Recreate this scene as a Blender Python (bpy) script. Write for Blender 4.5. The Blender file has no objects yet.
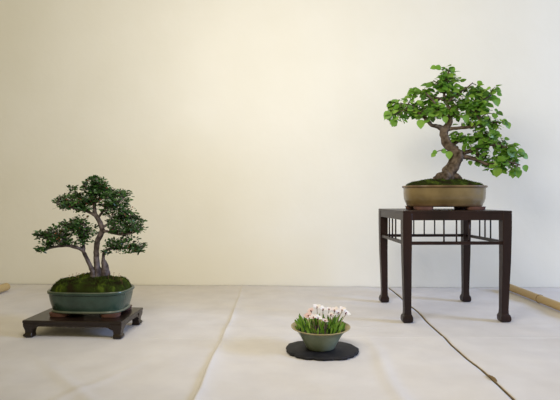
import bpy, math, random
from mathutils import Vector, Matrix, noise
random.seed(7)
C = bpy.context.scene.collection
PI = math.pi
R = math.radians

# ------------------------------------------------------------------ camera
F_PX = 460.0
cam_d = bpy.data.cameras.new('camera')
cam_d.sensor_width = 36.0
cam_d.lens = 36.0 * F_PX / 560.0
cam_d.shift_y = -2.0 / 560.0
cam_d.clip_start = 0.02
cam = bpy.data.objects.new('camera', cam_d)
cam.location = (0, 0, 0.5)
cam.rotation_euler = (PI / 2, 0, 0)
C.objects.link(cam)
bpy.context.scene.camera = cam

# ------------------------------------------------------------------ world and lights
w = bpy.data.worlds.new('room_light')
bpy.context.scene.world = w
w.use_nodes = True
w.node_tree.nodes['Background'].inputs['Color'].default_value = (1.0, 0.845, 0.42, 1)
w.node_tree.nodes['Background'].inputs['Strength'].default_value = 0.46

def area(name, loc, target, sx, sy, power, col, spread=PI):
    d = bpy.data.lights.new(name, 'AREA')
    d.shape = 'RECTANGLE'; d.size = sx; d.size_y = sy
    d.energy = power; d.color = col; d.spread = spread
    o = bpy.data.objects.new(name, d)
    o.location = loc
    o.rotation_euler = (Vector(target) - Vector(loc)).to_track_quat('-Z', 'Y').to_euler()
    C.objects.link(o)
    return o

area('window_daylight', (5.41, 0.35, 1.91), (0.12, 2.01, 0.3), 1.5, 1.3, 245, (0.40, 0.58, 1.0))
area('room_lamp_light', (-0.25, 0.86, 1.24), (0.5, 2.33, 1.18), 0.8, 0.5, 20, (1.0, 0.95, 0.85))

vs = bpy.context.scene.view_settings
vs.view_transform = 'Standard'
vs.look = 'None'
vs.gamma = 1.0
vs.use_curve_mapping = False
vs.exposure = 0.0

# ------------------------------------------------------------------ helpers
class MB:
    def __init__(self):
        self.v = []; self.f = []; self.t = []; self.mi = []
    def add(self, vs_, fs_, tint=0.5, mi=0):
        b = len(self.v)
        self.v += [tuple(p) for p in vs_]
        self.t += (tint if isinstance(tint, list) else [tint] * len(vs_))
        self.f += [tuple(i + b for i in f) for f in fs_]
        self.mi += [mi] * len(fs_)
    def box(self, x0, x1, y0, y1, z0, z1, mi=0):
        vs_ = [(x, y, z) for z in (z0, z1) for x, y in ((x0, y0), (x1, y0), (x1, y1), (x0, y1))]
        self.add(vs_, [(3, 2, 1, 0), (4, 5, 6, 7), (0, 1, 5, 4), (1, 2, 6, 5), (2, 3, 7, 6), (3, 0, 4, 7)], mi=mi)
    def loft(self, rings, cap0=True, cap1=True, closed=False, mi=0, tint=0.5):
        n = len(rings[0]); vs_ = [p for r in rings for p in r]; fs_ = []
        m = len(rings)
        for i in range(m - 1 if not closed else m):
            a = i * n; b = ((i + 1) % m) * n
            for j in range(n):
                k = (j + 1) % n
                fs_.append((a + j, a + k, b + k, b + j))
        if not closed:
            if cap0: fs_.append(tuple(reversed(range(n))))
            if cap1: fs_.append(tuple((m - 1) * n + j for j in range(n)))
        self.add(vs_, fs_, mi=mi, tint=tint)
    def tube(self, pts, n=8, sub=4, rough=0.0, fr=60.0, tint=0.5, flare=None):
        P = smooth(pts, sub)
        rings = []
        T0 = None; N = None
        for i, p in enumerate(P):
            q = Vector(p[:3])
            a = Vector(P[max(i - 1, 0)][:3]); b = Vector(P[min(i + 1, len(P) - 1)][:3])
            T = (b - a).normalized()
            if N is None:
                N = T.orthogonal().normalized()
            else:
                N = (N - T * N.dot(T)).normalized()
            B = T.cross(N)
            ring = []
            for j in range(n):
                an = 2 * PI * j / n
                d = N * math.cos(an) + B * math.sin(an)
                r = p[3]
                if rough:
                    r *= 1 + rough * noise.noise((q + d * p[3]) * fr)
                    r *= 1 + rough * 0.35 * math.sin(an * 3 + 1.3)
                ring.append(q + d * r)
            rings.append(ring)
        self.loft(rings, tint=tint)
    def build(self, name, mat, parent=None, smooth_=True, auto=None):
        me = bpy.data.meshes.new(name)
        me.from_pydata(self.v, [], self.f)
        mats = mat if isinstance(mat, (list, tuple)) else [mat]
        for m in mats: me.materials.append(m)
        me.polygons.foreach_set('material_index', self.mi)
        at = me.attributes.new('tint', 'FLOAT', 'POINT')
        at.data.foreach_set('value', self.t)
        me.update()
        o = bpy.data.objects.new(name, me)
        C.objects.link(o)
        if smooth_:
            me.shade_smooth()
            if auto: me.set_sharp_from_angle(angle=R(auto))
        if parent: o.parent = parent
        return o

def smooth(pts, sub):
    if len(pts) < 3 or sub <= 1: return [tuple(p) for p in pts]
    out = []
    P = [pts[0]] + list(pts) + [pts[-1]]
    for i in range(1, len(P) - 2):
        p0, p1, p2, p3 = P[i - 1], P[i], P[i + 1], P[i + 2]
        for s in range(sub):
            t = s / sub
            out.append(tuple(0.5 * (2 * b + (c - a) * t + (2 * a - 5 * b + 4 * c - d) * t * t + (3 * b - a - 3 * c + d) * t ** 3)
                             for a, b, c, d in zip(p0, p1, p2, p3)))
    out.append(tuple(pts[-1]))
    return out

def bevel(o, wd, seg=2):
    m = o.modifiers.new('bevel', 'BEVEL'); m.width = wd; m.segments = seg; m.limit_method = 'ANGLE'; m.angle_limit = R(35)
    return o

def thing(name, label, cat, loc, rz=0, group=None):
    o = bpy.data.objects.new(name, None); C.objects.link(o)
    o.empty_display_size = 0.05
    o.location = loc; o.rotation_euler = (0, 0, rz)
    o['label'] = label; o['category'] = cat
    if group: o['group'] = group
    return o

def mat(name, col, rough=0.6, col2=None, scale=20, detail=4, bump=0.0, bscale=None, spec=0.4, stretch=None,
        attr=None, trans=0.0, coat=0.0, fac=(0.35, 0.65), bdist=0.001):
    m = bpy.data.materials.new(name); m.use_nodes = True
    nt = m.node_tree; b = nt.nodes['Principled BSDF']; L = nt.links
    b.inputs['Roughness'].default_value = rough
    b.inputs['Specular IOR Level'].default_value = spec
    b.inputs['Coat Weight'].default_value = coat
    tc = nt.nodes.new('ShaderNodeTexCoord')
    mp = nt.nodes.new('ShaderNodeMapping')
    if stretch: mp.inputs['Scale'].default_value = stretch
    L.new(tc.outputs['Object'], mp.inputs['Vector'])
    colsock = None
    if attr:
        a = nt.nodes.new('ShaderNodeAttribute'); a.attribute_name = 'tint'
        r = nt.nodes.new('ShaderNodeValToRGB')
        els = r.color_ramp.elements
        els[0].position = attr[0][0]; els[0].color = (*attr[0][1], 1)
        els[1].position = attr[-1][0]; els[1].color = (*attr[-1][1], 1)
        for p_, c_ in attr[1:-1]:
            e = els.new(p_); e.color = (*c_, 1)
        L.new(a.outputs['Fac'], r.inputs['Fac']); colsock = r.outputs['Color']
    elif col2:
        n = nt.nodes.new('ShaderNodeTexNoise'); n.inputs['Scale'].default_value = scale; n.inputs['Detail'].default_value = detail
        L.new(mp.outputs['Vector'], n.inputs['Vector'])
        r = nt.nodes.new('ShaderNodeValToRGB')
        r.color_ramp.elements[0].position = fac[0]; r.color_ramp.elements[0].color = (*col, 1)
        r.color_ramp.elements[1].position = fac[1]; r.color_ramp.elements[1].color = (*col2, 1)
        L.new(n.outputs['Fac'], r.inputs['Fac']); colsock = r.outputs['Color']
    if colsock: L.new(colsock, b.inputs['Base Color'])
    else: b.inputs['Base Color'].default_value = (*col, 1)
    if bump:
        n2 = nt.nodes.new('ShaderNodeTexNoise'); n2.inputs['Scale'].default_value = bscale or scale; n2.inputs['Detail'].default_value = 5
        L.new(mp.outputs['Vector'], n2.inputs['Vector'])
        bp = nt.nodes.new('ShaderNodeBump'); bp.inputs['Strength'].default_value = bump; bp.inputs['Distance'].default_value = bdist
        L.new(n2.outputs['Fac'], bp.inputs['Height']); L.new(bp.outputs['Normal'], b.inputs['Normal'])
    if trans:
        t = nt.nodes.new('ShaderNodeBsdfTranslucent'); mx = nt.nodes.new('ShaderNodeMixShader')
        mx.inputs['Fac'].default_value = trans
        if colsock: L.new(colsock, t.inputs['Color'])
        else: t.inputs['Color'].default_value = (*col, 1)
        L.new(b.outputs['BSDF'], mx.inputs[1]); L.new(t.outputs['BSDF'], mx.inputs[2])
        L.new(mx.outputs['Shader'], nt.nodes['Material Output'].inputs['Surface'])
    return m

M = {}
M['wall'] = mat('plaster', (0.845, 0.82, 0.75), 0.85, (0.875, 0.85, 0.785), 2.2, 6, 0.5, 5.0, 0.2, bdist=0.008)
M['cloth'] = mat('linen', (0.645, 0.615, 0.62), 0.9, (0.695, 0.665, 0.67), 9, 8, 0.5, 260, 0.1, bdist=0.0006)
M['under'] = mat('floor_board', (0.35, 0.27, 0.18), 0.6, (0.28, 0.2, 0.13), 8)
M['cord'] = mat('jute', (0.27, 0.19, 0.10), 0.9, (0.16, 0.11, 0.06), 60)
M['bamboo'] = mat('bamboo', (0.44, 0.30, 0.12), 0.42, (0.55, 0.40, 0.18), 14, 4, 0.1, 60, 0.5, (1, 0.08, 1))
M['bamboo_node'] = mat('bamboo_node', (0.26, 0.17, 0.08), 0.6)
M['dark_wood'] = mat('dark_wood', (0.012, 0.005, 0.005), 0.36, (0.022, 0.009, 0.008), 18, 5, 0.12, 60, 0.3, (1, 1, 0.15))
M['dark_wood_low'] = mat('dark_lacquer', (0.012, 0.0065, 0.005), 0.28, (0.020, 0.011, 0.008), 18, 5, 0.08, 60, 0.4, (0.15, 1, 1))
M['slate'] = mat('slate', (0.010, 0.010, 0.013), 0.6, (0.022, 0.021, 0.026), 30, 6, 0.6, 70, 0.22)
M['teal'] = mat('teal_glaze', (0.013, 0.030, 0.021), 0.25, (0.030, 0.062, 0.047), 12, 6, 0.05, 30, 0.5, coat=0.1)
M['teal_edge'] = mat('teal_edge', (0.07, 0.09, 0.065), 0.3, (0.13, 0.14, 0.10), 25, 5)
M['olive'] = mat('olive_glaze', (0.12, 0.082, 0.033), 0.30, (0.21, 0.15, 0.068), 10, 7, 0.08, 40, 0.55, coat=0.2)
M['olive_edge'] = mat('olive_edge', (0.10, 0.06, 0.03), 0.35, (0.19, 0.125, 0.06), 20, 5)
M['clay'] = mat('raw_clay', (0.10, 0.045, 0.035), 0.8, (0.16, 0.075, 0.055), 30)
M['celadon'] = mat('celadon_glaze', (0.155, 0.19, 0.13), 0.28, (0.235, 0.265, 0.19), 20, 6, 0.05, 40, 0.5, coat=0.2)
M['tan_rim'] = mat('tan_rim', (0.30, 0.24, 0.12), 0.4, (0.40, 0.33, 0.18), 30)
M['moss'] = mat('moss', (0.020, 0.045, 0.004), 0.95, attr=[(0.0, (0.022, 0.013, 0.007)), (0.3, (0.020, 0.018, 0.006)), (0.6, (0.028, 0.042, 0.007)), (1.0, (0.10, 0.14, 0.018))], bump=1.0, bscale=350, spec=0.05, bdist=0.003)
M['bark'] = mat('bark', (0.035, 0.024, 0.016), 0.85, (0.15, 0.115, 0.09), 45, 6, 1.0, 110, 0.15, bdist=0.003)
M['bark_grey'] = mat('bark_grey', (0.035, 0.026, 0.024), 0.8, (0.16, 0.13, 0.13), 55, 6, 0.9, 120, 0.15, bdist=0.002)
M['leaf'] = mat('broad_leaf', (0.1, 0.2, 0.03), 0.42, attr=[(0.0, (0.045, 0.13, 0.018)), (0.5, (0.155, 0.335, 0.040)), (1.0, (0.35, 0.55, 0.09))], trans=0.45, spec=0.45)
M['leaf_small'] = mat('small_leaf', (0.03, 0.08, 0.02), 0.38, attr=[(0.0, (0.014, 0.034, 0.008)), (0.55, (0.032, 0.088, 0.018)), (0.9, (0.065, 0.165, 0.032)), (0.93, (0.22, 0.07, 0.03)), (1.0, (0.26, 0.08, 0.04))], trans=0.2, spec=0.5)
M['blade'] = mat('blade_leaf', (0.1, 0.25, 0.03), 0.45, attr=[(0.0, (0.03, 0.09, 0.010)), (0.5, (0.15, 0.32, 0.03)), (1.0, (0.42, 0.62, 0.12))], trans=0.3)
M['petal'] = mat('petal', (0.85, 0.78, 0.78), 0.6, attr=[(0.0, (0.80, 0.52, 0.50)), (0.5, (0.90, 0.80, 0.80)), (1.0, (0.95, 0.93, 0.92))], trans=0.3)
M['calyx'] = mat('calyx', (0.14, 0.02, 0.03), 0.6, (0.2, 0.04, 0.04), 50)
M['stem'] = mat('flower_stem', (0.30, 0.30, 0.13), 0.6, (0.36, 0.22, 0.13), 50)
M['soil'] = mat('soil', (0.02, 0.015, 0.01), 0.95, (0.05, 0.035, 0.02), 120, 6, 1.0, 200)
M['sprout'] = mat('sprout', (0.25, 0.07, 0.04), 0.7, (0.14, 0.09, 0.03), 60)

# ------------------------------------------------------------------ setting
WY0, WS = 2.612, -0.040      # wall foot: y = WY0 + WS*x
def struct(o):
    o['kind'] = 'structure'; return o
# wall: a thick slab with a gently uneven plaster face
mb = MB()
nx, nz = 150, 90
vs_, fs_ = [], []
for i in range(nx + 1):
    for j in range(nz + 1):
        x = -3.4 + 6.8 * i / nx; z = -0.03 + 3.23 * j / nz
        d = 0.0025 * noise.noise(Vector((x * 1.3, 3.1, z * 1.3))) + 0.0012 * noise.noise(Vector((x * 4, 7, z * 4)))
        vs_.append((x, WY0 + WS * x + d, z))
for i in range(nx):
    for j in range(nz):
        a = i * (nz + 1) + j
        fs_.append((a, a + nz + 1, a + nz + 2, a + 1))
mb.add(vs_, fs_)
wall = mb.build('wall_back', M['wall'])
sm = wall.modifiers.new('thickness', 'SOLIDIFY'); sm.thickness = 0.12; sm.offset = -1
struct(wall)
mb = MB(); mb.box(-3.4, 3.4, -0.6, 2.80, -0.12, -0.016)
struct(mb.build('floor', M['under'], smooth_=False))

# cloth sheets: real folds and creases in the mesh
def bumpf(d, w_): return math.exp(-(d / w_) ** 2)
FLAT = [(-0.73, 1.73, 0.26), (0.13, 1.52, 0.14), (0.709, 2.037, 0.34), (-1.46, 1.8, 0.06)]
def cloth_z(x, y):
    wr = 0.0055 * noise.noise(Vector((x * 1.1 + 3, y * 8.0 + x * 1.2, 2.0))) + 0.0035 * noise.noise(Vector((x * 5.0 + y * 1.5, y * 1.8, 5.0)))
    wr += 0.0020 * noise.noise(Vector((x * 8, y * 16, 9.0)))
    k = min(1.0, max(0.0, abs(x - 1.232) / 0.05 - 0.5), max(0.0, abs(x + 1.468) / 0.05 - 0.5))
    for fx, fy, fr_ in FLAT:
        d = math.hypot(x - fx, y - fy)
        k = min(k, max(0.0, min(1.0, (d - fr_ * 0.8) / (fr_ * 0.5))))
    z = wr * k - 0.0003
    # long pleat running away from the camera: steep on its left, gentle on its right
    near = max(0.0, min(1.0, (2.65 - y) / 1.4))
    c = -0.209 + 0.004 * math.sin(y * 4) + 0.0015 * math.sin(y * 17)
    d = x - c
    w_ = 0.010 + 0.010 * near
    z += (0.003 + 0.0095 * near) * (1 / (1 + math.exp(-max(-0.05, min(0.05, d)) / 0.0022))) * math.exp(-max(d, 0) / w_)
    # cross creases
    z += 0.0022 * bumpf(y - 1.645 - 0.01 * x, 0.005) * k
    z += 0.0014 * bumpf(y - 1.78 - 0.03 * x, 0.015) * k * (1 if x > -0.2 else 0)
    # diagonal folds in the foreground
    z += 0.0045 * bumpf((x - 0.30) - (1.7 - y) * 0.03 - 0.015 * math.sin(y * 9), 0.022) * max(0, min(1, (1.72 - y) / .3)) * k
    z += 0.0035 * bumpf((x + 0.62) - (1.3 - y) * 0.9, 0.025) * max(0, min(1, (1.55 - y) / .3)) * k
    z += 0.0030 * bumpf((x + 0.42) + (1.4 - y) * 0.5, 0.02) * max(0, min(1, (1.5 - y) / .3)) * k
    return max(-0.008, min(z, 0.014))
def cloth(name, xs_of, label, ny=440):
    mb = MB(); vs_, fs_ = [], []
    nx = len(xs_of(1.0)) - 1
    for j in range(ny + 1):
        t = j / ny
        y0 = 0.35 + t * (WY0 + WS * 0.59 - 0.354)
        for x in xs_of(y0):
            y = 0.35 + t * (WY0 + WS * x - 0.004 - 0.35)
            vs_.append((x, y, cloth_z(x, y)))
    for j in range(ny):
        for i in range(nx):
            a = j * (nx + 1) + i
            fs_.append((a, a + 1, a + nx + 2, a + nx + 1))
    mb.add(vs_, fs_)
    o = mb.build(name, M['cloth'])
    o['label'] = label; o['category'] = 'cloth'; o['group'] = 'cloth sheets spread on the floor'
    m = o.modifiers.new('thickness', 'SOLIDIFY'); m.thickness = 0.0014; m.offset = -1
    return o
def seam_x(y): return 0.572 + 0.036 * (y - 1.14) / 1.4 + 0.004 * math.sin(y * 7) + 0.0025 * math.sin(y * 19 + 1)
def spread(a, b, st):
    n_ = max(1, round((b - a) / st)); return [a + (b - a) * i / n_ for i in range(n_)]
XL = spread(-2.6, -1.6, .03) + spread(-1.6, -0.26, .010) + spread(-0.26, -0.14, .002) + spread(-0.14, 0.5, .007)
left_cloth = cloth('display_cloth', lambda y: XL + [0.5 + (seam_x(y) - 0.5) * i / 10 for i in range(11)],
                   'wide cream cloth with a long pleat, under the flower bowl and the low stand')
right_cloth = cloth('display_cloth', lambda y: [seam_x(y) + 0.0056 + (1.7 - seam_x(y)) * i / 130 for i in range(131)] + [1.72 + .04 * i for i in range(23)],
                    'cream cloth right of the cord seam, under the right bamboo pole')
mb = MB()
pts = []
y = 0.36
while y < WY0 - 0.04:
    x = seam_x(y); pts.append((x + 0.0042, y, cloth_z(x, y) + 0.0002, 0.0020 + 0.0004 * noise.noise(Vector((y * 30, 0, 0))))); y += 0.02
mb.tube(pts, 8, 2, 0.15, 300)
ky = 0.5 * F_PX / 182.5; kx = seam_x(ky)
mb.build('hem_cord', M['cord'], right_cloth)['label'] = 'tan cord edging'
mb = MB()
mb.tube([(kx + .0045, ky + .026, .004, .002), (kx + .0055, ky + .014, .0055, .0038), (kx + .007, ky - .000, .006, .0050), (kx + .0085, ky - .012, .005, .0036), (kx + .007, ky - .018, .003, .0015)], 8, 4, 0.4, 200)
mb.build('knot', M['cord'], right_cloth)

# ------------------------------------------------------------------ bamboo poles
def bamboo(loc, length, r, nodes, label):
    t = thing('bamboo_pole', label, 'bamboo pole', loc, 0, 'bamboo poles at the sides')
    rings = []
    ys = [0.0]
    k = 0.0
    prof = []
    n = 120
    for i in range(n + 1):
        yv = -length * i / n
        rr = r
        for nd in nodes:
            rr += 0.09 * r * math.exp(-((yv + nd) / 0.006) ** 2)
            rr -= 0.05 * r * math.exp(-((yv + nd + 0.012) / 0.006) ** 2)
        prof.append((yv, rr))
    prof = [(0.004, r * 0.55), (0.003, r * 0.8), (0.0015, r * 0.95)] + prof
    for yv, rr in prof:
        rings.append([(rr * math.cos(2 * PI * j / 20), yv, r * 1.0 + rr * math.sin(2 * PI * j / 20)) for j in range(20)])
    mb = MB(); mb.loft(rings); mb.build('cane', M['bamboo'], t, True, 50)
    for nd in nodes:
        mb = MB(); rings = []
        for yv, rr in ((-0.0025, r * 1.05), (-0.001, r * 1.13), (0.001, r * 1.13), (0.0025, r * 1.05)):
            rings.append([(rr * math.cos(2 * PI * j / 20), -nd + yv, r + rr * math.sin(2 * PI * j / 20)) for j in range(20)])
        mb.loft(rings); mb.build('cane_node', M['bamboo_node'], t)
    return t
bamboo((1.232, 2.475, 0.0032), 1.5, 0.0185, (0.295, 0.66, 1.02, 1.38), 'tan bamboo pole on the cloth at right, beyond the tall stand')
bamboo((-1.468, 2.47, 0.0034), 1.3, 0.0205, (0.35, 0.7, 1.05), 'tan bamboo pole end on the cloth at the far left edge')

# ------------------------------------------------------------------ tall stand
def sq(cx, cy, hx, hy, z, b=0.0):
    return [(cx - hx, cy - hy, z), (cx + hx, cy - hy, z), (cx + hx, cy + hy, z), (cx - hx, cy + hy, z)]
def tall_stand():
    t = thing('display_stand', 'tall dark wooden stand with long legs and short spindles under the top', 'stand', (0.7035, 2.037, 0.001), R(1.6), 'dark wooden display stands')
    W, D, H = 0.220, 0.203, 0.448
    a = 0.0
    mb = MB(); mb.box(-W, W, -D, D, H - 0.009, H); bevel(mb.build('top_board', M['dark_wood'], t, False), 0.002)
    # aprons between the legs
    L = 0.036
    for s in (-1, 1):
        mb = MB(); y = s * (D - 0.009); mb.box(-W + L - .002, W - L + .002, y - 0.0075, y + 0.0075, H - 0.038, H - 0.0085)
        bevel(mb.build('apron', M['dark_wood'], t, False), 0.0012)
        mb = MB(); x = s * (W - 0.009); mb.box(x - 0.0075, x + 0.0075, -D + L - .002, D - L + .002, H - 0.038, H - 0.0085)
        bevel(mb.build('apron', M['dark_wood'], t, False), 0.0012)
        zc = 0.318
        mb = MB(); y = s * (D - 0.013); mb.box(-W + L - .003, W - L + .003, y - 0.007, y + 0.007, zc - 0.0065, zc + 0.0065)
        bevel(mb.build('stretcher', M['dark_wood'], t, False), 0.0012)
        mb = MB(); x = s * (W - 0.013); mb.box(x - 0.007, x + 0.007, -D + L - .003, D - L + .003, zc - 0.0065, zc + 0.0065)
        bevel(mb.build('stretcher', M['dark_wood'], t, False), 0.0012)
        for k in (-1, 0, 1):
            mb = MB(); y = s * (D - 0.013); x = k * 0.051
            mb.tube([(x, y, zc, 0.0032), (x, y, H - .03, 0.0032)], 10, 1); mb.build('spindle', M['dark_wood'], t)
            mb = MB(); x = s * (W - 0.013); y = k * 0.051
            mb.tube([(x, y, zc, 0.0032), (x, y, H - .03, 0.0032)], 10, 1); mb.build('spindle', M['dark_wood'], t)
    for sx in (-1, 1):
        for sy in (-1, 1):
            mb = MB(); rings = []
            # z, outer inset, width
            for z, ins, wd in ((0.0, 0.007, 0.031), (0.003, 0.003, 0.038), (0.012, 0.001, 0.041), (0.022, 0.002, 0.040), (0.028, 0.004, 0.036),
                               (0.032, 0.008, 0.030), (0.05, 0.009, 0.0275), (0.10, 0.0075, 0.029), (0.16, 0.0055, 0.031), (0.24, 0.0025, 0.0335),
                               (0.32, 0.001, 0.0355), (0.38, 0.0, 0.037), (H - 0.0085, 0.0, 0.037)):
                hx = wd / 2
                rings.append(sq(sx * (W - ins - hx), sy * (D - ins - hx), hx, hx, z))
            mb.loft(rings)
            o = mb.build('leg', M['dark_wood'], t, True, 40); bevel(o, 0.004, 3)
    return t
tall_stand()

# ------------------------------------------------------------------ low stand
def low_stand():
    t = thing('display_stand', 'low dark wooden table stand with short scrolled feet, under the teal pot', 'stand', (-0.733, 1.738, 0.001), R(-3.2), 'dark wooden display stands')
    W, D, H = 0.181, 0.108, 0.0625
    mb = MB(); mb.box(-W, W, -D, D, H - 0.010, H); bevel(mb.build('top_board', M['dark_wood_low'], t, False), 0.002, 3)
    # aprons with curved lower corners
    for s in (-1, 1):
        for axis in (0, 1):
            half = (W if axis == 0 else D) - 0.006
            other = (D if axis == 0 else W) - 0.010
            n = 40; vs_ = []; fs_ = []
            for i in range(n + 1):
                u = -half + 2 * half * i / n
                e = half - abs(u)
                zb = H - 0.022 - 0.010 * math.exp(-((e - 0.03) / 0.012) ** 2) if e > 0.03 else H - 0.032
                for zz in (zb, H - 0.0095):
                    for q in (-0.006, 0.006):
                        o_ = s * other + q
                        vs_.append((u, o_, zz) if axis == 0 else (o_, u, zz))
            for i in range(n):
                a = i * 4; b = a + 4
                fs_ += [(a, b, b + 2, a + 2), (a + 1, a + 3, b + 3, b + 1), (a, a + 1, b + 1, b), (a + 2, b + 2, b + 3, a + 3)]
            fs_ += [(0, 2, 3, 1), (4 * n, 4 * n + 1, 4 * n + 3, 4 * n + 2)]
            mb = MB(); mb.add(vs_, fs_); mb.build('apron', M['dark_wood_low'], t, False)
    for sx in (-1, 1):
        for sy in (-1, 1):
            mb = MB(); rings = []
            for z, ins, wd in ((0.0, 0.007, 0.025), (0.003, 0.0025, 0.031), (0.008, 0.001, 0.032), (0.012, 0.0025, 0.030), (0.015, 0.006, 0.0265), (0.022, 0.006, 0.0275),
                               (0.030, 0.0045, 0.031), (0.038, 0.002, 0.036), (0.045, 0.001, 0.041), (H - 0.0095, 0.001, 0.043)):
                hx = wd / 2
                rings.append(sq(sx * (W - ins - hx), sy * (D - ins - hx), hx, hx, z))
            mb.loft(rings); bevel(mb.build('leg', M['dark_wood_low'], t, True, 40), 0.002)
    return t
low_stand()

# ------------------------------------------------------------------ pots
def sring(rx, ry, z, e=2.0, n=72):
    out = []
    for j in range(n):
        a = 2 * PI * j / n
        c, s = math.cos(a), math.sin(a)
        out.append((rx * math.copysign(abs(c) ** (2 / e), c), ry * math.copysign(abs(s) ** (2 / e), s), z))
    return out
def pot_body(parent, rx, ry, prof, e, mats, name='pot', n=72):
    """prof: (inset, z, material)"""
    mb = MB()
    n_ = n
    rings = [sring(rx - i, ry - i, z, e, n_) for i, z, m in prof]
    vs_ = [p for r in rings for p in r]
    mb.v = vs_; mb.t = [0.5] * len(vs_)
    for i in range(len(rings) - 1):
        for j in range(n_):
            k = (j + 1) % n_
            mb.f.append((i * n_ + j, i * n_ + k, (i + 1) * n_ + k, (i + 1) * n_ + j)); mb.mi.append(prof[i][2])
    mb.f.append(tuple(reversed(range(n_)))); mb.mi.append(prof[0][2])
    mb.f.append(tuple((len(rings) - 1) * n_ + j for j in range(n_))); mb.mi.append(prof[-1][2])
    return mb.build(name, mats, parent, True, 55)

def moss(parent, rx, ry, z0, h, e, peak=(0, 0), seed=0.0, n=110, name='moss_mound', sharp=2.2):
    mb = MB(); vs_, ts, fs_ = [], [], []
    m = 46
    for i in range(m + 1):
        rr = i / m
        for j in range(n):
            a = 2 * PI * j / n; c, s = math.cos(a), math.sin(a)
            x = rx * rr * math.copysign(abs(c) ** (2 / e), c); y = ry * rr * math.copysign(abs(s) ** (2 / e), s)
            lump = noise.noise(Vector((x * 22 + seed, y * 22, seed)))
            fine = noise.noise(Vector((x * 110, y * 110, seed))) ; fin2 = noise.noise(Vector((x * 260, y * 260, seed + 3)))
            fall = max(0.0, 1 - rr ** sharp)
            d = math.hypot((x - peak[0]) / rx, (y - peak[1]) / ry)
            z = z0 + h * (0.72 * fall ** 0.6 + 0.28 * math.exp(-(d / 0.45) ** 2) * fall) + fall ** 0.3 * (0.007 * lump + 0.0022 * fine + 0.0015 * fin2) * (h / 0.05)
            z = max(z, z0 - 0.002)
            vs_.append((x, y, z))
            tt = 0.52 + 0.55 * noise.noise(Vector((x * 30 + 9, y * 30, seed + 7))) + 0.35 * fine + 0.25 * fin2
            ts.append(max(0.0, min(1.0, tt)))
    for i in range(m):
        for j in range(n):
            k = (j + 1) % n
            fs_.append((i * n + j, (i + 1) * n + j, (i + 1) * n + k, i * n + k))
    # underside
    mb.add(vs_, fs_, ts)
    # moss tufts: tiny pointed fronds over the mound, so its edge is fuzzy
    rnd = random.Random(int(seed * 10) + 5)
    for q in range(2600):
        i = int(math.sqrt(rnd.random()) * m); j = rnd.randrange(n)
        p = Vector(vs_[min(i, m - 1) * n + j]); tt = ts[min(i, m - 1) * n + j]
        a = rnd.random() * 2 * PI; L_ = rnd.uniform(0.003, 0.006) * (h / 0.05) ** 0.5
        d = Vector((math.cos(a) * 0.5 + p.x / rx * .4, math.sin(a) * 0.5 + p.y / ry * .4, 1)).normalized() * L_
        sd = Vector((-math.sin(a), math.cos(a), 0)) * 0.0011
        mb.add([p - sd, p + sd, p + d], [(0, 1, 2)], min(1.0, tt + rnd.uniform(0, .3)))
    return mb.build(name, M['moss'], parent)

def feet(pot, rx, ry, h, e, m, gap):
    for sx in (-1, 1):
        for sy in (-1, 1):
            mb = MB()
            w_ = rx * 0.42; d_ = ry * 0.30
            cx = sx * (rx - w_ * 0.62); cy = sy * (ry - d_ * 0.9)
            rings = []
            for z, k in ((0, 0.93), (h * 0.25, 1.0), (h * 0.7, 1.0), (h + 0.001, 1.06)):
                rings.append([(cx + p[0], cy + p[1], z) for p in sring(w_ * .62 * k, d_ * k, 0, 3.5, 32)])
            mb.loft(rings); mb.build('pot_foot', m, pot, True, 50)

# ------------------------------------------------------------------ trees
class Tree:
    """px, py: reading of the photograph, turned once into metres at the tree's own distance; dy: depth in metres"""
    def __init__(s, origin, D):
        s.o = Vector(origin); s.D = D; s.k = D / F_PX
        s.wood = MB(); s.fol = MB(); s.samples = []
    def P(s, px, py, dy=0.0):
        return Vector(((px - 280) * s.k, s.D + dy, 0.5 - (py - 198) * s.k)) - s.o
    def limb(s, pts, n=10, rough=0.25, rec=True, sub=5):
        """pts (px, py, dy, r_px)"""
        Q = []
        for a in pts:
            p = s.P(a[0], a[1], a[2]); Q.append((p.x, p.y, p.z, a[3] * s.k))
        s.wood.tube(Q, n, sub, rough, 70)
        if rec:
            for q in smooth(Q, 6): s.samples.append((Vector(q[:3]), q[3]))
    def nearest(s, p):
        best = None; bd = 1e9
        for q, r in s.samples:
            d = (q - p).length + max(0, q.z - p.z) * 0.8
            if d < bd: bd = d; best = (q, r)
        return best

def leaf(mb, p, tip, nrm, L, W_, tint, kind):
    tip = tip.normalized(); side = tip.cross(nrm)
    if side.length < 1e-4: side = tip.orthogonal()
    side.normalize(); n = side.cross(tip).normalized()
    if kind == 'round':
        prof = [(0.0, 0.0), (0.02, 0.26), (0.20, 0.47), (0.45, 0.50), (0.70, 0.36), (0.88, 0.15), (1.0, 0.0)]
        fold = 0.16; curl = -0.20
    else:
        prof = [(0.0, 0.0), (0.25, 0.36), (0.55, 0.48), (0.85, 0.30), (1.0, 0.0)]
        fold = 0.15; curl = -0.1
    vs_ = []; fs_ = []
    m = len(prof)
    for t, w_ in prof:
        c = p + tip * (L * t) + n * (curl * L * t * t)
        vs_.append(c)
        vs_.append(c + side * (w_ * W_) + n * (fold * w_ * W_))
        vs_.append(c - side * (w_ * W_) + n * (fold * w_ * W_))
    for i in range(m - 1):
        a = 3 * i; b = a + 3
        fs_.append((a, a + 1, b + 1, b)); fs_.append((a, b, b + 2, a + 2))
    mb.add(vs_, fs_, tint)

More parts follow.
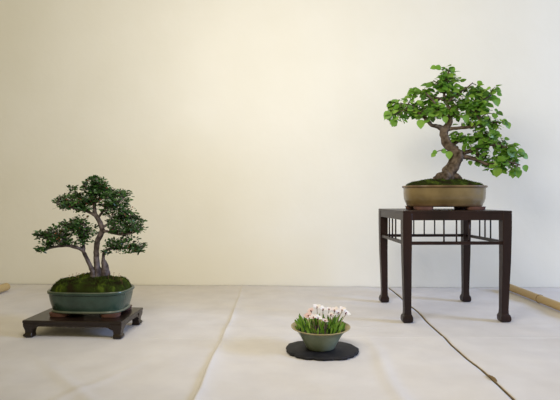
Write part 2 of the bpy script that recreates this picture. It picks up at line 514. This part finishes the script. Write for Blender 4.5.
def pad(tr, cx, cy, rx, ry, dy, rdep, n_tw, per, size, kind, rnd, tintb=0.0, twr=0.5):
    k = tr.k
    cen = tr.P(cx, cy, dy)
    for _ in range(n_tw):
        while True:
            u = Vector((rnd.uniform(-1, 1), rnd.uniform(-1, 1), rnd.uniform(-1, 1)))
            if 0.15 < u.length < 1: break
        e = cen + Vector((u.x * rx * k, u.y * rdep, u.z * ry * k - 0.25 * ry * k * (u.x ** 2 + u.y ** 2)))
        q, r = tr.nearest(e)
        v = e - q
        mid = q + v * 0.5 + Vector((rnd.uniform(-1, 1), rnd.uniform(-1, 1), rnd.uniform(-.4, 1))) * v.length * 0.14
        r0 = min(r * 0.6, twr * k * 1.5)
        pts = [(q.x, q.y, q.z, r0), (mid.x, mid.y, mid.z, twr * k), (e.x, e.y, e.z, twr * k * 0.5)]
        if v.length > 0.004: tr.wood.tube(pts, 5, 3, 0.0)
        for a in range(per):
            t = 1.0 if a == 0 else rnd.uniform(0.45, 1.0)
            t = 1 - (1 - t) * min(1, (rx * k * 0.8) / max(v.length, 1e-4))
            base = q.lerp(mid, t * 2) if t < 0.5 else mid.lerp(e, t * 2 - 1)
            out = (base - cen); out.z *= 0.3
            if out.length < 1e-4: out = Vector((1, 0, 0))
            out = out.normalized()
            az = rnd.uniform(0, 2 * PI)
            tip = out * 0.6 + Vector((math.cos(az), math.sin(az), 0)) * 0.9 + Vector((0, 0, rnd.uniform(-0.75, 0.35) if kind == 'round' else rnd.uniform(-.4, .8)))
            nrm = Vector((0, -0.35, 0.9)) + out * 0.55 + Vector((rnd.uniform(-1, 1), rnd.uniform(-1, 1), rnd.uniform(-.5, .5))) * 0.65
            L = size * k * rnd.uniform(0.65, 1.25)
            Wd = L * (rnd.uniform(0.85, 1.0) if kind == 'round' else rnd.uniform(0.5, 0.65))
            off = tip.normalized() * (0.25 * L) + Vector((rnd.uniform(-1, 1), rnd.uniform(-1, 1), rnd.uniform(-1, 1))) * (0.3 * L)
            tint = max(0, min(1, rnd.gauss(0.5 + tintb, 0.22)))
            if kind == 'small':
                tint = min(tint, 0.88)
                if rnd.random() < 0.06: tint = 1.0; L *= 0.6; Wd *= 0.6
            leaf(tr.fol, base + off, tip, nrm, L, Wd, tint, kind)

# ---- tree on the tall stand
D1 = 2.037
org1 = Vector((0.726, D1, 0.4495))
b1 = thing('potted_bonsai', 'bonsai with broad light green leaves in an oval brown pot on the tall stand', 'bonsai', org1, R(0), 'bonsai trees in pots')
p1 = pot_body(b1, 0.1805, 0.118, [(0.040, 0.012, 1), (0.028, 0.0125, 1), (0.020, 0.016, 1), (0.0185, 0.021, 1), (0.0175, 0.025, 0), (0.0125, 0.034, 0), (0.0080, 0.050, 0), (0.0065, 0.070, 0), (0.0065, 0.088, 0), (0.006, 0.094, 0),
     (0.002, 0.0955, 1), (0.0, 0.099, 1), (0.0, 0.1025, 1), (0.002, 0.1045, 1), (0.008, 0.1045, 1), (0.0105, 0.102, 1), (0.012, 0.092, 1)], 2.5, [M['olive'], M['olive_edge']])
feet(p1, 0.150, 0.088, 0.013, 2.3, M['clay'], 0.1)
moss(b1, 0.1685, 0.106, 0.099, 0.040, 2.4, (0.0, 0.0), 1.0, sharp=4.0)
T = Tree(org1, D1)
# trunk with a swept bend and spreading roots
T.limb([(446, 186, 0, 9), (447.5, 178, 0, 7.2), (450, 171, -.003, 6.2), (454.5, 163, -.006, 5.7), (457, 156.5, -.008, 5.7), (453.5, 150, -.006, 4.8), (448, 144.5, 0, 4.1), (445.5, 138, .004, 3.9), (444.5, 132, .005, 4.0), (446.5, 127.5, .003, 3.6)], 16, 0.35)
for a in ([(447, 176, 0, 5), (440, 176.5, -.01, 4.2), (434, 180, -.02, 3), (430, 185, -.025, 1.6)], [(449, 175, 0, 5), (456, 177, -.01, 3.6), (460, 183, -.02, 2)],
          [(446, 174, -.01, 4), (444, 177, -.035, 3.5), (441, 184, -.05, 2)], [(450, 174, .01, 4), (452, 178, .04, 3), (455, 184, .05, 2)]):
    T.limb(a, 10, 0.4, False)
L1 = [
 [(446, 128, .003, 3.5), (449.5, 122, 0, 3.2), (450.5, 116, .002, 2.3), (449, 109, 0, 1.7), (446.5, 101, .004, 1.4), (444, 94, .0, 1.2), (444.5, 86, -.005, 1.0), (445.5, 77, -.005, .8), (450, 70, -.004, .6)],
 [(445, 131, .003, 3.2), (440, 127.5, 0, 2.7), (435, 126.5, -.01, 2.0), (430, 125.5, -.015, 1.7), (425.5, 121.5, -.02, 1.4), (420, 117, -.03, 1.2), (412, 113, -.04, 1.0), (401, 112.5, -.045, .8), (391, 116, -.05, .6)],
 [(431, 125.5, -.015, 1.2), (427, 116, .02, 1.0), (420, 107, .04, .9), (410, 102, .05, .7), (400, 101, .06, .5)],
 [(448, 122, 0, 1.5), (438, 113, -.03, 1.1), (430, 104, -.05, .9), (422, 95, -.05, .6)],
 [(446, 100, .003, 1.2), (438, 97, .02, 1.0), (429, 93, .03, .8), (420, 90, .035, .6)],
 [(444.5, 88, 0, .9), (439, 83, .01, .7), (434, 80, .01, .5)],
 [(447, 129, .003, 2.2), (455, 128.5, -.01, 1.7), (465, 128, -.02, 1.5), (474, 126, -.03, 1.3), (476.5, 121, -.03, 1.1), (473.5, 114, -.03, 1.0), (478, 107, -.03, .9), (480, 102, -.03, .8), (488, 97, -.03, .5)],
 [(450, 116, 0, 1.4), (458, 108, .03, 1.1), (467, 100, .04, .9), (474, 93, .05, .7), (484, 89, .05, .5)],
 [(447, 103, 0, 1.2), (454, 96, -.03, .9), (463, 90, -.04, .7), (469, 85, -.04, .5)],
 [(467, 128, -.02, 1.2), (480, 122, .0, 1.0), (490, 121, .02, .8), (502, 122, .02, .6)],
 [(451, 146, 0, 2.2), (462, 140, .03, 1.5), (473, 137, .05, 1.2), (485, 134, .05, .9), (497, 132, .05, .6)],
 [(458, 153, 0, 3.0), (467, 152, -.01, 2.0), (476, 149, -.02, 1.6), (486, 146, -.03, 1.2), (497, 146, -.03, .9), (508, 151, -.03, .6)],
 [(459, 156, 0, 3.2), (466, 157.5, -.02, 2.2), (474, 161, -.04, 1.8), (482, 165, -.05, 1.5), (492, 164, -.06, 1.2), (502, 163, -.06, .9), (513, 166, -.06, .6)],
 [(474, 153, -.02, 1.3), (482, 157, .02, 1.1), (492, 158, .04, .9), (505, 158, .05, .6)],
 [(453, 151, -.005, 1.2), (447, 152, -.02, .6), (439, 151, -.03, .45), (433, 153, -.035, .35)],
]
for l in L1: T.limb(l, 8, 0.2)
rnd = random.Random(11)
PADS1 = [ # cx cy rx ry dy rdep twigs leaves
 (446, 73, 9, 5, 0, .03, 6, 3), (438, 83, 9, 6, 0, .04, 9, 3), (453, 84, 10, 6, 0, .04, 10, 3),
 (447, 94, 13, 8, 0, .06, 14, 3), (422, 91, 13, 5, .02, .04, 9, 3), (433, 100, 12, 6, 0, .06, 11, 3),
 (405, 103, 16, 5, .02, .06, 13, 3), (400, 109, 13, 5, 0, .06, 11, 3), (417, 108, 14, 7, 0, .07, 15, 3), (395, 118, 10, 6, -.03, .04, 7, 3),
 (432, 112, 12, 6, -.02, .06, 13, 3), (448, 108, 12, 7, 0, .05, 11, 3), (463, 97, 13, 7, 0, .06, 14, 3), (473, 89, 11, 5, 0, .05, 9, 3),
 (487, 91, 12, 5, 0, .05, 9, 3), (483, 101, 11, 5, -.01, .05, 9, 3), (462, 113, 12, 6, 0, .06, 11, 3), (484, 113, 12, 6, 0, .06, 13, 3),
 (496, 121, 11, 5, .01, .04, 8, 3), (474, 122, 12, 5, 0, .06, 8, 3), (476, 136, 15, 5, .03, .05, 12, 3), (492, 137, 12, 7, .03, .05, 11, 3),
 (488, 147, 16, 6, 0, .06, 15, 3), (506, 149, 10, 6, 0, .05, 9, 3), (508, 158, 11, 8, 0, .06, 13, 3), (497, 160, 13, 8, -.01, .07, 15, 3),
 (501, 168, 12, 6, -.03, .05, 9, 3), (478, 155, 7, 4, 0, .04, 4, 3), (457, 138, 7, 3, .02, .03, 4, 2), (461, 133, 9, 3, .02, .04, 6, 3), (486, 130, 12, 4, .02, .04, 8, 3), (466, 146, 8, 3, .0, .04, 5, 2), (470, 107, 9, 5, -.02, .05, 8, 3),
]
for (cx, cy, rx, ry, dy, rd, nt_, per) in PADS1:
    pad(T, cx, cy, rx, ry, dy, rd, int(nt_ * 1.35), per + 1, 5.8, 'round', rnd, twr=0.42)
# single large leaves that hang clear of the crown
def big(px, py, dy, L, dx, dz, tint=.6, face=(0, -1, .35)):
    leaf(T.fol, T.P(px, py, dy), Vector((dx, -.15, dz)), Vector(face), L * T.k, L * T.k * .92, tint, 'round')
for a in [(418, 121, -.03, 9, .1, -1, .75), (387, 114, -.05, 9, -.6, -.8, .6), (392, 121, -.05, 8, -.35, -1, .5), (419, 87, .02, 9, -.5, -.8, .35), (414, 91, .0, 7, -1, -.3, .45),
          (441, 68, 0, 7, -1, .1, .5), (436, 67, 0, 6, -1, -.2, .6), (451, 67, 0, 7, .4, -.9, .55), (493, 99, -.02, 9, .4, -1, .55), (497, 88, .02, 7, 1, -.3, .4), (499, 92, .02, 6, 1, -.4, .45),
          (497, 130, .02, 10, .1, -1, .45, ), (504, 120, .02, 8, .9, -.5, .6), (509, 122, .02, 7, .5, -1, .65), (514, 152, -.03, 9, 1, -.3, .5), (519, 155, -.03, 7, .8, -.6, .5),
          (491, 168, -.06, 10, -.1, -1, .75), (506, 170, -.06, 9, .0, -1, .7), (510, 170, -.06, 9, .2, -1, .5), (518, 166, -.05, 7, .4, -1, .5), (503, 150, -.05, 11, .5, -.6, .35),
          (439, 151, -.03, 6, .8, -.3, .55), (446, 152, -.03, 8, .1, -1, .7), (434, 152, -.035, 5, -.8, -.4, .5), (432, 154, -.035, 5, -.7, -.8, .65), (468, 161, -.02, 5, .1, -1, .4),
          (434, 113, -.05, 8, .3, -1, .6), (461, 117, -.04, 8, .4, -1, .6), (427, 110, -.05, 7, -.3, -1, .45), (441, 118, -.04, 7, .3, -1, .7)]:
    big(*a)
T.wood.build('trunk', M['bark'], b1)
T.fol.build('foliage', M['leaf'], b1)

# ---- tree on the low stand
D2 = 1.745
org2 = Vector((-0.716, 1.752, 0.064))
b2 = thing('potted_bonsai', 'bonsai with tiny dark leaves and three trunks in a teal pot on the low stand', 'bonsai', org2, R(-3.2), 'bonsai trees in pots')
p2 = pot_body(b2, 0.151, 0.098, [(0.030, 0.012, 1), (0.020, 0.0125, 1), (0.0145, 0.015, 1), (0.013, 0.018, 1), (0.0135, 0.0205, 1), (0.0165, 0.023, 0), (0.0145, 0.032, 0), (0.0105, 0.046, 0), (0.0075, 0.060, 0), (0.0055, 0.074, 0), (0.005, 0.081, 0),
     (0.0015, 0.083, 0), (0.0, 0.086, 0), (0.0, 0.092, 1), (0.0015, 0.0945, 1), (0.005, 0.0945, 1), (0.008, 0.093, 1), (0.0095, 0.082, 1)], 3.4, [M['teal'], M['teal_edge']])
feet(p2, 0.130, 0.074, 0.013, 3.0, M['clay'], 0.1)
moss(b2, 0.1415, 0.0885, 0.089, 0.058, 3.2, (0.0, 0.0), 2.0, sharp=6.0)
class Tree2(Tree):
    def P(s, px, py, dy=0.0):
        v = Vector(((px - 280) * s.k, s.D + dy, 0.5 - (py - 198) * s.k)) - s.o
        v.rotate(Matrix.Rotation(R(3.2), 3, 'Z')); return v
T = Tree2(org2, D2)
T.limb([(98, 280, 0, 5.0), (97.6, 273, 0, 3.6), (96.8, 264, 0, 2.9), (96.2, 256, 0, 2.7), (96.6, 248, 0, 2.6), (97.5, 241, 0, 2.6), (101, 234, 0, 2.6), (102, 229, 0, 2.4), (99.5, 221, 0, 2.3), (96, 215, .0, 2.0), (94.5, 208, 0, 1.6), (95.5, 198, 0, 1.3), (96, 188, 0, .9), (96, 180, 0, .5)], 14, 0.3)
T.limb([(94.5, 280, -.01, 3.6), (93.6, 271, -.008, 2.5), (90.5, 263.5, -.01, 2.0), (87, 256, -.012, 1.8), (84, 250.5, -.012, 1.7), (78, 247, -.015, 1.7), (68, 245, -.02, 1.4), (57, 246.5, -.025, 1.1), (48, 249, -.03, .8), (43, 251, -.03, .5)], 12, 0.3)
T.limb([(103, 280, .01, 5.0), (104.5, 272, .01, 4.0), (103.8, 267, .01, 3.2), (102, 260, .012, 1.7), (103, 253, .012, 1.5), (108, 249.5, .015, 1.4), (117, 249, .02, 1.1), (128, 249, .025, .8), (140, 247, .025, .5)], 12, 0.35)
for l in [
 [(84.5, 252, -.01, 1.8), (83.5, 245, 0, 1.5), (81.5, 237, .01, 1.2), (77, 231, .02, .9), (68, 228, .03, .6)],
 [(83.5, 245, 0, 1.2), (86, 234, -.02, .9), (88, 225, -.03, .6)],
 [(70, 245, -.02, 1.0), (62, 239, -.04, .8), (52, 236, -.05, .5), (45, 235, -.05, .35)],
 [(101.5, 232, 0, 2.0), (107, 231, -.01, 1.4), (114, 232.5, -.02, 1.2), (123, 234, -.025, 1.0), (133, 233, -.03, .7), (142, 230, -.03, .4)],
 [(101, 228, 0, 1.5), (109, 223, .03, 1.2), (119, 219, .04, .9), (132, 218, .05, .5)],
 [(98, 218, 0, 1.4), (106, 210, -.02, 1.1), (115, 203, -.03, .8), (124, 200, -.03, .5)],
 [(97, 217, 0, 1.4), (88, 211, -.01, 1.3), (79, 209, -.02, 1.1), (70, 206, -.03, .8), (60, 203, -.03, .5)],
 [(95, 206, 0, 1.2), (86, 200, .03, .9), (76, 196, .04, .6), (70, 190, .04, .4)],
 [(95.5, 200, 0, 1.0), (104, 194, .03, .8), (113, 193, .04, .5)],
 [(96, 194, 0, .9), (91, 188, -.03, .7), (88, 185, -.03, .5)],
 [(96, 192, 0, .9), (102, 187, -.02, .6)],
 [(108, 249.5, .015, 1.0), (115, 245, -.02, .8), (124, 242, -.03, .5)]]:
    T.limb(l, 8, 0.2)
PADS2 = [
 (96, 181, 9, 5, 0, .03, 30), (90, 187, 7, 4, -.01, .03, 18), (103, 187, 8, 5, 0, .03, 24), (97, 192, 11, 5, 0, .045, 32),
 (86, 198, 11, 6, 0, .05, 36), (70, 196, 11, 5, .01, .04, 28), (62, 202, 7, 4, 0, .03, 18), (73, 205, 13, 5, -.01, .05, 34), (69, 187.5, 3.5, 2, .02, .015, 6), (84, 207, 10, 5, 0, .05, 24),
 (111, 193, 8, 5, 0, .04, 24), (121, 193.5, 9, 4, 0, .04, 22), (106, 201, 11, 6, 0, .05, 34), (121, 202, 10, 6, -.01, .045, 30),
 (112, 211, 12, 6, 0, .05, 34), (127, 211, 9, 4, 0, .04, 20), (118, 221, 13, 6, 0, .05, 38), (133, 221, 11, 5.5, 0, .045, 32), (137, 228, 8, 4, -.01, .04, 20), (120, 229, 12, 3.5, 0, .05, 24),
 (81, 221, 9, 4, 0, .04, 24), (66, 224, 11, 4, 0, .04, 26), (86, 230, 9, 6, 0, .045, 26), (74, 231, 13, 6, 0, .05, 40), (58, 231, 11, 5, -.01, .045, 28), (64, 239, 14, 4.5, -.02, .05, 34), (51, 236, 9, 4, -.02, .04, 20), (84, 240, 8, 4, 0, .04, 16),
 (44, 234, 5, 2.5, -.03, .02, 9), (49, 244, 6, 3.5, -.03, .03, 12), (46, 249, 3, 2, -.03, .015, 5),
 (113, 243, 9, 4.5, 0, .04, 16), (124, 244, 12, 4.5, 0, .045, 24), (138, 248, 8, 4.5, .01, .04, 17), (125, 251, 14, 3.5, .01, .045, 20), (128, 238, 10, 2, 0, .03, 7), (107, 251, 4, 3, .01, .03, 5),
]
for (cx, cy, rx, ry, dy, rd, nt_) in PADS2:
    pad(T, cx, cy, rx, ry, dy, rd, int(nt_ * 1.45), 7, 3.3, 'small', rnd, twr=0.22)
T.wood.build('trunk', M['bark_grey'], b2)
T.fol.build('foliage', M['leaf_small'], b2)
# reddish sprouts on the moss
for (px, py) in [(75.5, 273), (79, 272), (81, 272.5), (83, 273), (71, 274.5), (111, 272.5), (115, 272), (118.5, 273.5), (122, 275), (125, 277.5)]:
    mb = MB()
    dyy = rnd.uniform(-.03, .0)
    b = T.P(px, py + 7, dyy); e = T.P(px + rnd.uniform(-1.5, 1.5), py, dyy)
    mb.tube([(b.x, b.y, b.z, .0006), (e.x, e.y, e.z, .0005)], 5, 1)
    for q in range(3):
        a = rnd.uniform(0, 2 * PI)
        leaf(mb, e + Vector((0, 0, -.0005)), Vector((math.cos(a), math.sin(a), .3)), Vector((0, -.3, 1)), .0045, .003, .5, 'small')
    mb.build('moss_sprout', M['sprout'], b2)

# ------------------------------------------------------------------ slate slab
BX, BY = 0.1325, 1.506
mb = MB(); rings = []
n = 96
def slate_r(a, k):
    c, s = math.cos(a), math.sin(a)
    rx, ry = 0.119, 0.090
    r = 1.0 / ((abs(c / rx) ** 2.3 + abs(s / ry) ** 2.3) ** (1 / 2.3))
    r *= 1 + 0.06 * noise.noise(Vector((c * 2, s * 2, 4))) + 0.06 * noise.noise(Vector((c * 6, s * 6, k * .5))) + 0.015 * noise.noise(Vector((c * 11, s * 11, k * .8))) + 0.016 * noise.noise(Vector((c * 14, s * 14, k))) - 0.03 * max(0, noise.noise(Vector((c * 9 + 3, s * 9, 2)))) 
    return r
for z, ins, k in ((0.0, 0.004, 1), (0.003, 0.001, 1.3), (0.0065, 0.0, 1.7), (0.0095, 0.003, 2.0), (0.0103, 0.0055, 2.1)):
    rings.append([((slate_r(2 * PI * j / n, k) - ins) * math.cos(2 * PI * j / n), (slate_r(2 * PI * j / n, k) - ins) * math.sin(2 * PI * j / n), z) for j in range(n)])
mb.loft(rings)
sl = mb.build('slate_slab', M['slate'], None, True, 30)
sl.location = (BX + 0.004, BY - 0.008, 0.0008); sl.rotation_euler = (0, 0, R(-4))
sl['label'] = 'flat black slate slab with chipped edge under the flower bowl'; sl['category'] = 'slab'

# ------------------------------------------------------------------ flower bowl
fb = thing('flower_bowl', 'small flared green bowl of white flowers and grassy leaves on the black slab', 'flower bowl', (BX, BY, 0.0113))
def bowlr(r, z, wob=0.0):
    return [((r * (1 + wob * math.sin(3 * 2 * PI * j / 64 + 1))) * math.cos(2 * PI * j / 64), (r * (1 + wob * math.sin(3 * 2 * PI * j / 64 + 1))) * math.sin(2 * PI * j / 64), z) for j in range(64)]
prof = [(0.040, 0.0, 0), (0.046, 0.001, 0), (0.048, 0.006, 0), (0.050, 0.009, 0), (0.057, 0.022, 0), (0.066, 0.038, 0), (0.075, 0.051, 0), (0.083, 0.0595, 0), (0.092, 0.0655, 1), (0.0965, 0.0675, 1), (0.0970, 0.0695, 1), (0.0945, 0.0705, 1), (0.089, 0.0680, 1), (0.081, 0.062, 0), (0.076, 0.056, 0)]
mb = MB()
rings = [bowlr(r, z, 0.006) for r, z, m in prof]
mb.v = [p for r in rings for p in r]; mb.t = [.5] * len(mb.v)
for i in range(len(rings) - 1):
    for j in range(64):
        k = (j + 1) % 64
        mb.f.append((i * 64 + j, i * 64 + k, (i + 1) * 64 + k, (i + 1) * 64 + j)); mb.mi.append(prof[i][2])
mb.f.append(tuple(reversed(range(64)))); mb.mi.append(0)
mb.build('bowl', [M['celadon'], M['tan_rim']], fb, True, 60)
mb = MB(); vs_ = []; fs_ = []
for i in range(13):
    for j in range(40):
        r = 0.0785 * i / 12; a = 2 * PI * j / 40
        x, y = r * math.cos(a), r * math.sin(a)
        vs_.append((x, y, 0.0595 + 0.008 * (1 - (i / 12) ** 2) + 0.003 * noise.noise(Vector((x * 90, y * 90, 1)))))
for i in range(12):
    for j in range(40):
        k = (j + 1) % 40; fs_.append((i * 40 + j, (i + 1) * 40 + j, (i + 1) * 40 + k, i * 40 + k))
mb.add(vs_, fs_); mb.build('soil', M['soil'], fb)
rnd = random.Random(3)
mb = MB()
def blade(base, d, L, W_, tint, bend):
    side = d.cross(Vector((0, -1, 0.2)));
    if side.length < 0.1: side = Vector((1, 0, 0))
    side = (side.normalized() + Vector((rnd.uniform(-.4, .4), rnd.uniform(-.6, .6), 0))).normalized()
    out = Vector((d.x, d.y, 0))
    vs_ = []; fs_ = []
    nrm = side.cross(d).normalized()
    for t, w_ in ((0, .45), (.2, .75), (.45, 1), (.7, .85), (.88, .5), (1, .04)):
        c = base + d * (L * t) + out * (bend * L * t * t) - Vector((0, 0, 1)) * (abs(bend) * .35 * L * t * t)
        vs_ += [c - side * (W_ * w_ / 2), c + nrm * (-.12 * W_), c + side * (W_ * w_ / 2)]
    for i in range(5):
        a = 3 * i; fs_ += [(a, a + 1, a + 4, a + 3), (a + 1, a + 2, a + 5, a + 4)]
    mb.add(vs_, fs_, tint)
for q in range(140):
    r = 0.078 * math.sqrt(rnd.random()); a = rnd.uniform(0, 2 * PI)
    base = Vector((r * math.cos(a), r * math.sin(a), 0.060))
    k = r / 0.078
    d = Vector((math.cos(a) * .45 * k + rnd.uniform(-.25, .25), math.sin(a) * .35 * k + rnd.uniform(-.25, .25), 1)).normalized()
    blade(base, d, rnd.uniform(.018, .052) * (1.05 - .25 * k), rnd.uniform(.0045, .0085), max(0, min(1, rnd.gauss(.5, .27))), rnd.uniform(0, .5))
mb.build('leaves', M['blade'], fb)
def FP(px, py, dy):
    k = (BY + dy) / F_PX
    return Vector(((px - 280) * k, BY + dy, 0.5 - (py - 198) * k)) - Vector(fb.location)
FL = [(311, 310, -.01, .4, 1.0, -.3), (317, 306.5, .01, .85, 1.25, 0), (323, 308.5, 0, .95, 1.15, .2), (308.5, 315, -.03, .15, 1.2, -.3), (313.5, 316.5, -.045, .65, 1.1, -.1), (318, 317.5, -.05, .95, 1.15, .3),
      (334.5, 309.5, 0, .6, 1.2, -.1), (342, 309.5, .0, .8, 1.2, .0), (346, 312, -.015, .9, 1.2, .5), (325, 320, -.05, .5, .8, .1), (329, 308.5, .03, .7, .85, 0), (338.5, 312, .02, .75, 1.0, .1), (331, 314, -.02, .6, .8, -.1)]
for (px, py, dy, tint, s, lean) in FL:
    p = FP(px, py + 1.2, dy)
    base = Vector((p.x * .72, p.y * .8, 0.062))
    mid = base.lerp(p, .55) + Vector((0, 0, .004))
    st = MB(); st.tube([(*base, .0011), (*mid, .0010), (*(p - Vector((0, 0, .004))), .0010)], 6, 4)
    so = st.build('flower_stem', M['stem'], fb)
    up = Vector((lean, -.35, 1)).normalized()
    cal = MB()
    q0 = p - up * .0045
    cal.tube([(*q0, .0012), (*(q0 + up * .003), .0027), (*(q0 + up * .006), .0030), (*(q0 + up * .0085), .0012)], 8, 3)
    fo = MB(); u = up.orthogonal().normalized(); v = up.cross(u)
    npet = 6
    for i in range(npet):
        a = 2 * PI * i / npet + rnd.uniform(-.2, .2)
        d = (u * math.cos(a) + v * math.sin(a)) * .95 + up * rnd.uniform(.25, .75)
        leaf(fo, p + d.normalized() * .001, d, up, .0130 * s, .0115 * s, max(0, min(1, tint + rnd.uniform(-.15, .1))), 'small')
    f = fo.build('flower', M['petal'], fb)
    cal.build('calyx', M['calyx'], f)
